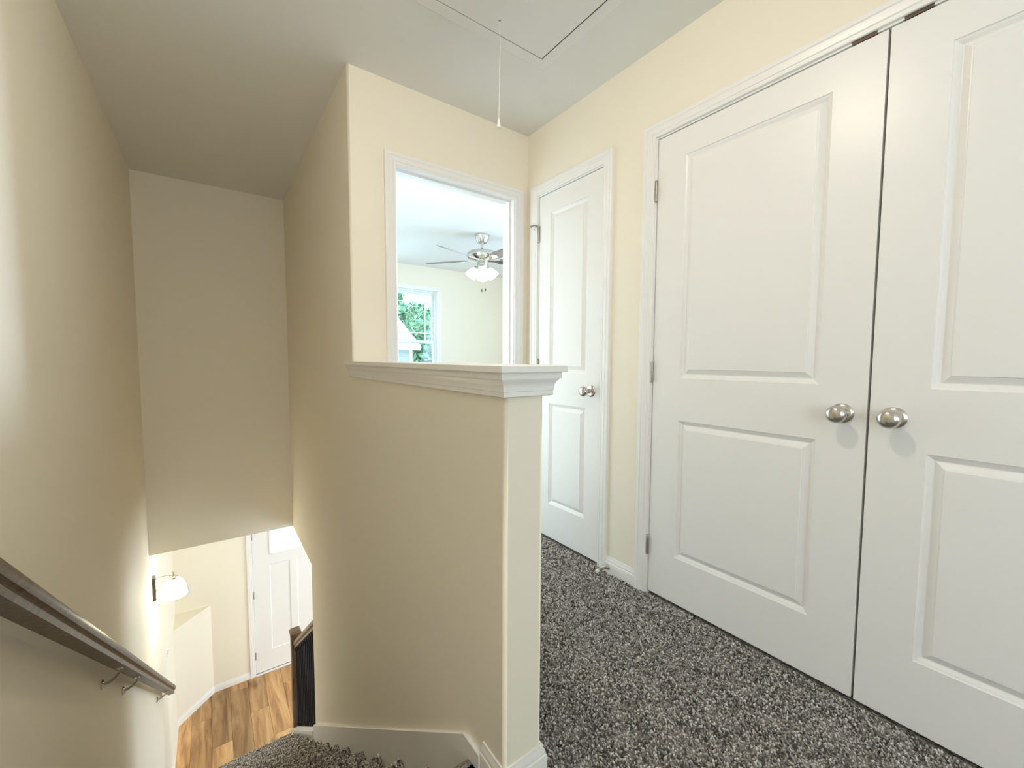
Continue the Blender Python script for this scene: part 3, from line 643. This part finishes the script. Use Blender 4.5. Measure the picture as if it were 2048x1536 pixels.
q = MB(); q.prism([(-0.078, -0.030), (0.062, -0.030), (0.062, 0), (-0.078, 0)], lambda p: (bx+p[0], YG-0.001+0.02, capz(YG+0.019)+p[1]), lambda p: (bx+p[0], 4.49, capz(4.49)+p[1]))
o = q.build('cap', 'trim', bal); o['label'] = 'white sloping cap under the balusters'
y = 3.33
while y < 4.49:
    z0, z1 = capz(y)-0.004, brail(y)-0.083; h = 0.0095
    q = MB(); q.box(bx-h, bx+h, y-h, y+h, z0, z1)
    q.box(bx-0.015, bx+0.015, y-0.015, y+0.015, z1-0.034, z1-0.004); q.box(bx-0.015, bx+0.015, y-0.015, y+0.015, z0-0.008, z0+0.03)
    q.build('baluster', 'black', bal); y += 0.088

# ------------------------------------------------------------------ attic hatch with pull cord
hx0, hx1, hy0, hy1 = 0.730, 1.256, 0.13, 1.502; tw = 0.052
ha = thing('attic_hatch', ((hx0+hx1)/2, (hy0+hy1)/2, ZC), 'flat white attic hatch in the ceiling with a pull cord', 'hatch')
f = MB(); zt = ZC-0.006
f.sweep([(hx0, hy0, ZC), (hx0, hy1, ZC), (hx1, hy1, ZC), (hx1, hy0, ZC), (hx0, hy0, ZC)], [(0, 0), (tw, 0), (tw, 0.003), (tw-0.003, 0.0045), (0, 0.0045)], (0, 0, -1), 1)
f.build('frame', 'ceil', ha, smooth=None)
f = MB(); f.box(hx0+0.005, hx1-0.006, hy0+0.005, hy1-0.0042, ZC-0.0032, ZC-0.0004); f.build('panel', 'ceil', ha)
f = MB(); f.box(hx0-0.001, hx1+0.001, hy0-0.001, hy1+0.001, ZC-0.0006, ZC-0.0002); o = f.build('seam', 'dark', ha)
cx, cy = 0.980, 1.437
f = MB(); f.lathe([(0.004, 0.0), (0.004, -0.0006)], (cx, cy, ZC-0.0032), (0, 0, 1), 10); f.build('cord_hole', 'dark', ha)
f = MB(); f.tube([(cx, cy, ZC-0.002), (cx+0.0015, cy, 2.34), (cx-0.001, cy, 2.22), (cx-0.003, cy, 2.10), (cx-0.004, cy, 2.052)], 0.0014, 8)
co = f.build('pull_cord', 'white_plastic', ha, smooth=60)
f = MB(); f.lathe([(0.0025, 0), (0.0035, -0.004), (0.0075, -0.030), (0.0085, -0.033), (0.0085, -0.036), (0.002, -0.036)], (cx-0.004, cy, 2.064), (0, 0, 1), 16)
f.build('cord_handle', 'white_plastic', co, smooth=40)

# hall ceiling light (its glow shows on the closet door)
hl = thing('ceiling_light', (0.40, 0.745, ZC), 'flush glass dome ceiling light over the stair head', 'ceiling light')
f = MB(); f.lathe([(0.12, 0), (0.12, -0.02), (0.11, -0.026), (0.10, -0.028)], (0.40, 0.745, ZC), (0, 0, 1), 36); f.build('rim', 'nickel', hl, smooth=40)
f = MB(); f.lathe([(0.060, -0.026), (0.058, -0.04), (0.050, -0.054), (0.034, -0.063), (0.014, -0.067), (0.003, -0.068)], (0.40, 0.745, ZC), (0, 0, 1), 36); f.build('glass_dome', 'shade_hall', hl, smooth=60)

# ------------------------------------------------------------------ spring door stop
ds = thing('door_stop', (XR-0.0125, 1.358, 0.032), 'springy nickel door stop with white tip on the short baseboard', 'door stop')
pts = []; x0 = XR-0.020; L = 0.062
for k in range(12*14+1):
    t = k/(12*14); rr = 0.0075-0.0022*t; an = t*14*2*math.pi
    pts.append((x0-L*t, 1.358+rr*math.cos(an), 0.034+0.004*math.sin(t*3)+rr*math.sin(an)))
f = MB(); f.tube(pts, 0.0017, 5); f.build('spring', 'hinge', ds, smooth=60)
f = MB(); f.lathe([(0.013, 0), (0.013, 0.003), (0.009, 0.009), (0.006, 0.012)], (XR-0.0125, 1.358, 0.033), (-1, 0, 0), 18); f.build('base', 'hinge', ds, smooth=40)
f = MB(); f.lathe([(0.006, 0), (0.0085, 0.002), (0.009, 0.010), (0.0075, 0.014), (0.003, 0.0155)], (x0-L, 1.358, 0.036), (-1, 0, 0), 16); f.build('rubber_tip', 'rubber', ds, smooth=40)

# ------------------------------------------------------------------ ceiling fan in the bedroom
FX, FY = 2.455, 3.936
fan = thing('ceiling_fan', (FX, FY, ZC), 'brushed nickel ceiling fan with five blades and lit glass shades', 'ceiling fan')
def fl_(prof, name, m, parent=fan, n=36):
    f = MB(); f.lathe(prof, (FX, FY, 0), (0, 0, 1), n); return f.build(name, m, parent, smooth=40)
fl_([(0.083, ZC), (0.084, ZC-0.006), (0.070, ZC-0.045), (0.053, ZC-0.082), (0.045, ZC-0.090), (0.014, ZC-0.091)], 'canopy', 'nickel')
fl_([(0.0125, ZC-0.085), (0.0125, 2.30), (0.021, 2.292), (0.021, 2.272), (0.03, 2.268)], 'downrod', 'nickel', n=16)
fl_([(0.05, 2.272), (0.11, 2.268), (0.150, 2.258), (0.166, 2.240), (0.168, 2.215), (0.160, 2.196), (0.125, 2.186), (0.075, 2.180), (0.06, 2.170), (0.06, 2.150), (0.05, 2.148)], 'motor_housing', 'nickel')
fl_([(0.052, 2.150), (0.058, 2.142), (0.058, 2.085), (0.050, 2.072), (0.02, 2.066)], 'switch_housing', 'nickel')
for k in range(5):
    an = math.radians(200+72*k); d = Vector((math.cos(an), math.sin(an), 0)); s = Vector((-math.sin(an), math.cos(an), 0)); Z = Vector((0, 0, 1))
    s = (s*math.cos(math.radians(19)) - Z*math.sin(math.radians(19))); nn = d.cross(s)
    O = Vector((FX, FY, 2.176))
    ol = [(0.20, -0.048), (0.24, -0.055), (0.60, -0.068), (0.65, -0.060), (0.672, -0.035), (0.676, 0.0), (0.672, 0.035), (0.65, 0.060), (0.60, 0.068), (0.24, 0.055), (0.20, 0.048)]
    f = MB(); f.prism(ol, lambda p: O + d*p[0] + s*p[1] - nn*0.003, lambda p: O + d*p[0] + s*p[1] + nn*0.003); bo = f.build('blade', 'blade', fan)
    f = MB(); il = [(0.075, -0.02), (0.15, -0.012), (0.19, -0.03), (0.25, -0.034), (0.285, 0.0), (0.25, 0.034), (0.19, 0.03), (0.15, 0.012), (0.075, 0.02)]
    f.prism(il, lambda p: O + d*p[0] + s*p[1] - nn*0.008, lambda p: O + d*p[0] + s*p[1] - nn*0.0035); f.build('blade_iron', 'nickel', bo)
for k in range(4):
    an = math.radians(238+90*k); d = Vector((math.cos(an), math.sin(an), 0)); ax = (d*0.62 - Vector((0, 0, 1))*0.78).normalized()
    O = Vector((FX, FY, 2.105)) + d*0.045
    f = MB(); f.lathe([(0.014, 0), (0.02, 0.01), (0.03, 0.024), (0.032, 0.038)], O, ax, 20); so = f.build('lamp_holder', 'nickel', fan, smooth=40)
    f = MB(); f.lathe([(0.028, 0.034), (0.036, 0.046), (0.047, 0.070), (0.055, 0.095), (0.061, 0.120), (0.064, 0.145), (0.061, 0.145), (0.051, 0.095), (0.033, 0.046), (0.025, 0.036)], O, ax, 28, cap=False)
    f.lathe([(0.012, 0.04), (0.022, 0.065), (0.026, 0.085), (0.018, 0.105), (0.004, 0.11)], O, ax, 14)
    o = f.build('glass_shade', 'shade_fan', fan, smooth=60); o['label'] = 'glowing frosted glass shade'
for (dx, dy, zb) in ((-0.022, -0.03, 1.842), (0.024, -0.03, 1.855)):
    f = MB(); f.tube([(FX+dx, FY+dy, 2.09), (FX+dx, FY+dy, zb)], 0.0016, 6); c = f.build('pull_chain', 'nickel', fan, smooth=60)
    f = MB(); f.lathe([(0.002, 0.012), (0.006, 0.004), (0.0075, -0.010), (0.004, -0.022), (0.001, -0.023)], (FX+dx, FY+dy, zb), (0, 0, 1), 12); f.build('fob', 'fob', c, smooth=40)

# ------------------------------------------------------------------ outdoors
gd = MB(); gd.box(-40, 60, YF+0.14, 90, ZF-0.6, ZF-0.35)
struct(gd.build('ground', 'grass'), 'lawn outside the front of the house', 'ground')
pc = MB(); pc.box(-0.6, 2.6, YF+0.14, YF+2.2, ZF-0.35, ZF-0.1); pc.box(-3.0, 4.6, YF+2.2, 12.0, ZF-0.35, ZF-0.3)
struct(pc.build('porch_floor', 'concrete'), 'pale concrete porch and driveway outside the front door', 'porch')
HX0, HX1, HY0, HY1, EZ = -3.5, 5.08, 12.3, 20.0, 1.45
hs_ = thing('neighbour_house', ((HX0+HX1)/2, HY0, ZF-0.35), 'neighbouring house with pale lap siding and a shingle roof', 'house')
sd = MB(); z = ZF-0.35; vs = []; prof_ = []
n = int((EZ-z)/0.115)
for k in range(n+1): prof_ += [(HY0-0.018, z+k*0.115), (HY0, z+k*0.115+0.112)]
prof_ += [(HY0+0.2, EZ+0.1), (HY0+0.2, z)]
sd.prism(prof_, lambda p: (HX0, p[0], p[1]), lambda p: (HX1, p[0], p[1])); sd.build('front_siding', 'siding', hs_)
rp = 0.53; ym = (HY0+HY1)/2
sd = MB(); sd.prism([(HY0, z), (HY1, z), (HY1, EZ), (ym, EZ+rp*(ym-HY0)), (HY0, EZ)], lambda p: (HX1-0.25, p[0], p[1]), lambda p: (HX1-0.01, p[0], p[1])); sd.build('gable_wall', 'siding', hs_)
rf = MB(); e0 = HY0-0.3; ez = EZ+0.045
for sgn in (-1, 1):
    yy = e0 if sgn < 0 else HY1+0.3
    nr = 26
    for k in range(nr):                      # courses of shingles
        t0, t1 = k/nr, (k+1)/nr
        ya, yb2 = yy+(ym-yy)*t0, yy+(ym-yy)*t1; za, zb2 = ez+rp*abs(ya-yy), ez+rp*abs(yb2-yy)
        rf.add([(HX0-0.2, ya, za+0.02), (HX1+0.16, ya, za+0.02), (HX1+0.16, yb2, zb2+0.004), (HX0-0.2, yb2, zb2+0.004), (HX0-0.2, ya, za-0.05), (HX1+0.16, ya, za-0.05), (HX1+0.16, yb2, zb2-0.06), (HX0-0.2, yb2, zb2-0.06)],
               [(0,1,2,3),(4,7,6,5),(0,4,5,1),(1,5,6,2),(2,6,7,3),(3,7,4,0)])
rf.build('roof', 'shingle', hs_)
tb = MB(); tb.box(HX0-0.2, HX1+0.16, e0-0.02, e0+0.02, EZ-0.11, EZ+0.05); tb.build('fascia', 'trim', hs_)
tb = MB(); tb.box(HX0-0.2, HX1+0.14, e0+0.02, HY0, EZ-0.06, EZ-0.04); tb.build('soffit', 'trim', hs_)
tb = MB(); tb.box(HX1-0.10, HX1+0.012, HY0-0.03, HY0+0.1, z, EZ-0.04); tb.build('corner_board', 'trim', hs_)

def foliage(name, blobs, count, size, parent, dark=1.0):
    n = count; bl = np.array(blobs); pr = bl[:, 3]**2; pr /= pr.sum(); bi = rng.choice(len(bl), n, p=pr)
    u = rng.normal(size=(n, 3)); u /= np.linalg.norm(u, axis=1, keepdims=True); rr = rng.uniform(0.45, 1.0, n)**0.5
    c = bl[bi, :3] + u*(bl[bi, 3]*rr)[:, None]
    a = rng.normal(size=(n, 3)); a /= np.linalg.norm(a, axis=1, keepdims=True); b = np.cross(a, rng.normal(size=(n, 3))); b /= np.linalg.norm(b, axis=1, keepdims=True)
    s = size*rng.uniform(0.6, 1.3, n)[:, None]
    V = np.stack([c-a*s, c+b*s*0.45, c+a*s, c-b*s*0.45], 1)
    me = bpy.data.meshes.new(name); me.vertices.add(n*4); me.vertices.foreach_set('co', V.reshape(-1)); me.loops.add(n*4); me.loops.foreach_set('vertex_index', np.arange(n*4, dtype=np.int32))
    me.polygons.add(n); me.polygons.foreach_set('loop_start', np.arange(0, n*4, 4, dtype=np.int32)); me.update(calc_edges=True)
    cc = np.array([0.30, 0.52, 0.34])*rng.uniform(0.6, 1.5, (n, 1))*np.array([1, 1, 1])*dark; cc[:, 0] *= rng.uniform(0.7, 1.3, n)
    C = np.ones((n, 4, 4)); C[:, :, :3] = cc[:, None, :]
    at = me.color_attributes.new('tuft_colour', 'FLOAT_COLOR', 'POINT'); at.data.foreach_set('color', C.reshape(-1)); me.materials.append(M['foliage'])
    o = bpy.data.objects.new(name, me); COL.objects.link(o); o.parent = parent; o.matrix_parent_inverse = Matrix.Translation(-Vector(parent.location)); o['kind'] = 'stuff'
    return o
def tree(x, y, h, r, label, count, size=0.13):
    z0 = ZF-0.35; t = thing('tree', (x, y, z0), label, 'tree')
    f = MB(); f.tube([(x, y, z0-0.05), (x+0.05, y, z0+h*0.3), (x-0.08, y+0.1, z0+h*0.6), (x, y, z0+h*0.9)], [0.2, 0.16, 0.11, 0.03], 10)
    for k in range(6):
        an = k*1.1; f.tube([(x, y, z0+h*(0.35+0.06*k)), (x+math.cos(an)*r*0.4, y+math.sin(an)*r*0.4, z0+h*(0.5+0.06*k)), (x+math.cos(an)*r*0.8, y+math.sin(an)*r*0.8, z0+h*(0.58+0.06*k))], [0.07, 0.05, 0.015], 7)
    f.build('trunk', 'bark', t, smooth=60)
    bl = []
    for k in range(44):
        an = random.uniform(0, 6.28); q = random.uniform(0, 0.75)*r; zz = random.uniform(0.22, 0.95)
        bl.append((x+q*math.cos(an), y+q*math.sin(an), z0+h*zz, r*random.uniform(0.22, 0.42)))
    foliage('foliage', bl, count, size, t)
tree(7.3, 15.2, 6.4, 2.3, 'leafy green tree standing right beside the neighbouring house', 30000)
tree(6.6, 23.5, 9.3, 3.4, 'tall leafy green tree rising behind the neighbouring roof', 26000, 0.17)
tree(13.8, 22.0, 9.0, 3.4, 'leafy green tree far back to the right of the neighbouring house', 12000, 0.17)
sh = thing('shrub', (2.0, 9.4, ZF-0.35), 'small green shrub outside the front door', 'shrub')
foliage('foliage', [(2.0, 9.4, ZF-0.05, 0.32), (2.2, 9.5, ZF+0.1, 0.3), (1.85, 9.6, ZF+0.15, 0.26), (2.3, 9.2, ZF-0.1, 0.26)], 1500, 0.05, sh)
f = MB(); f.tube([(2.0, 9.4, ZF-0.36), (2.05, 9.42, ZF+0.15)], [0.03, 0.01], 8); f.build('stem', 'bark', sh)
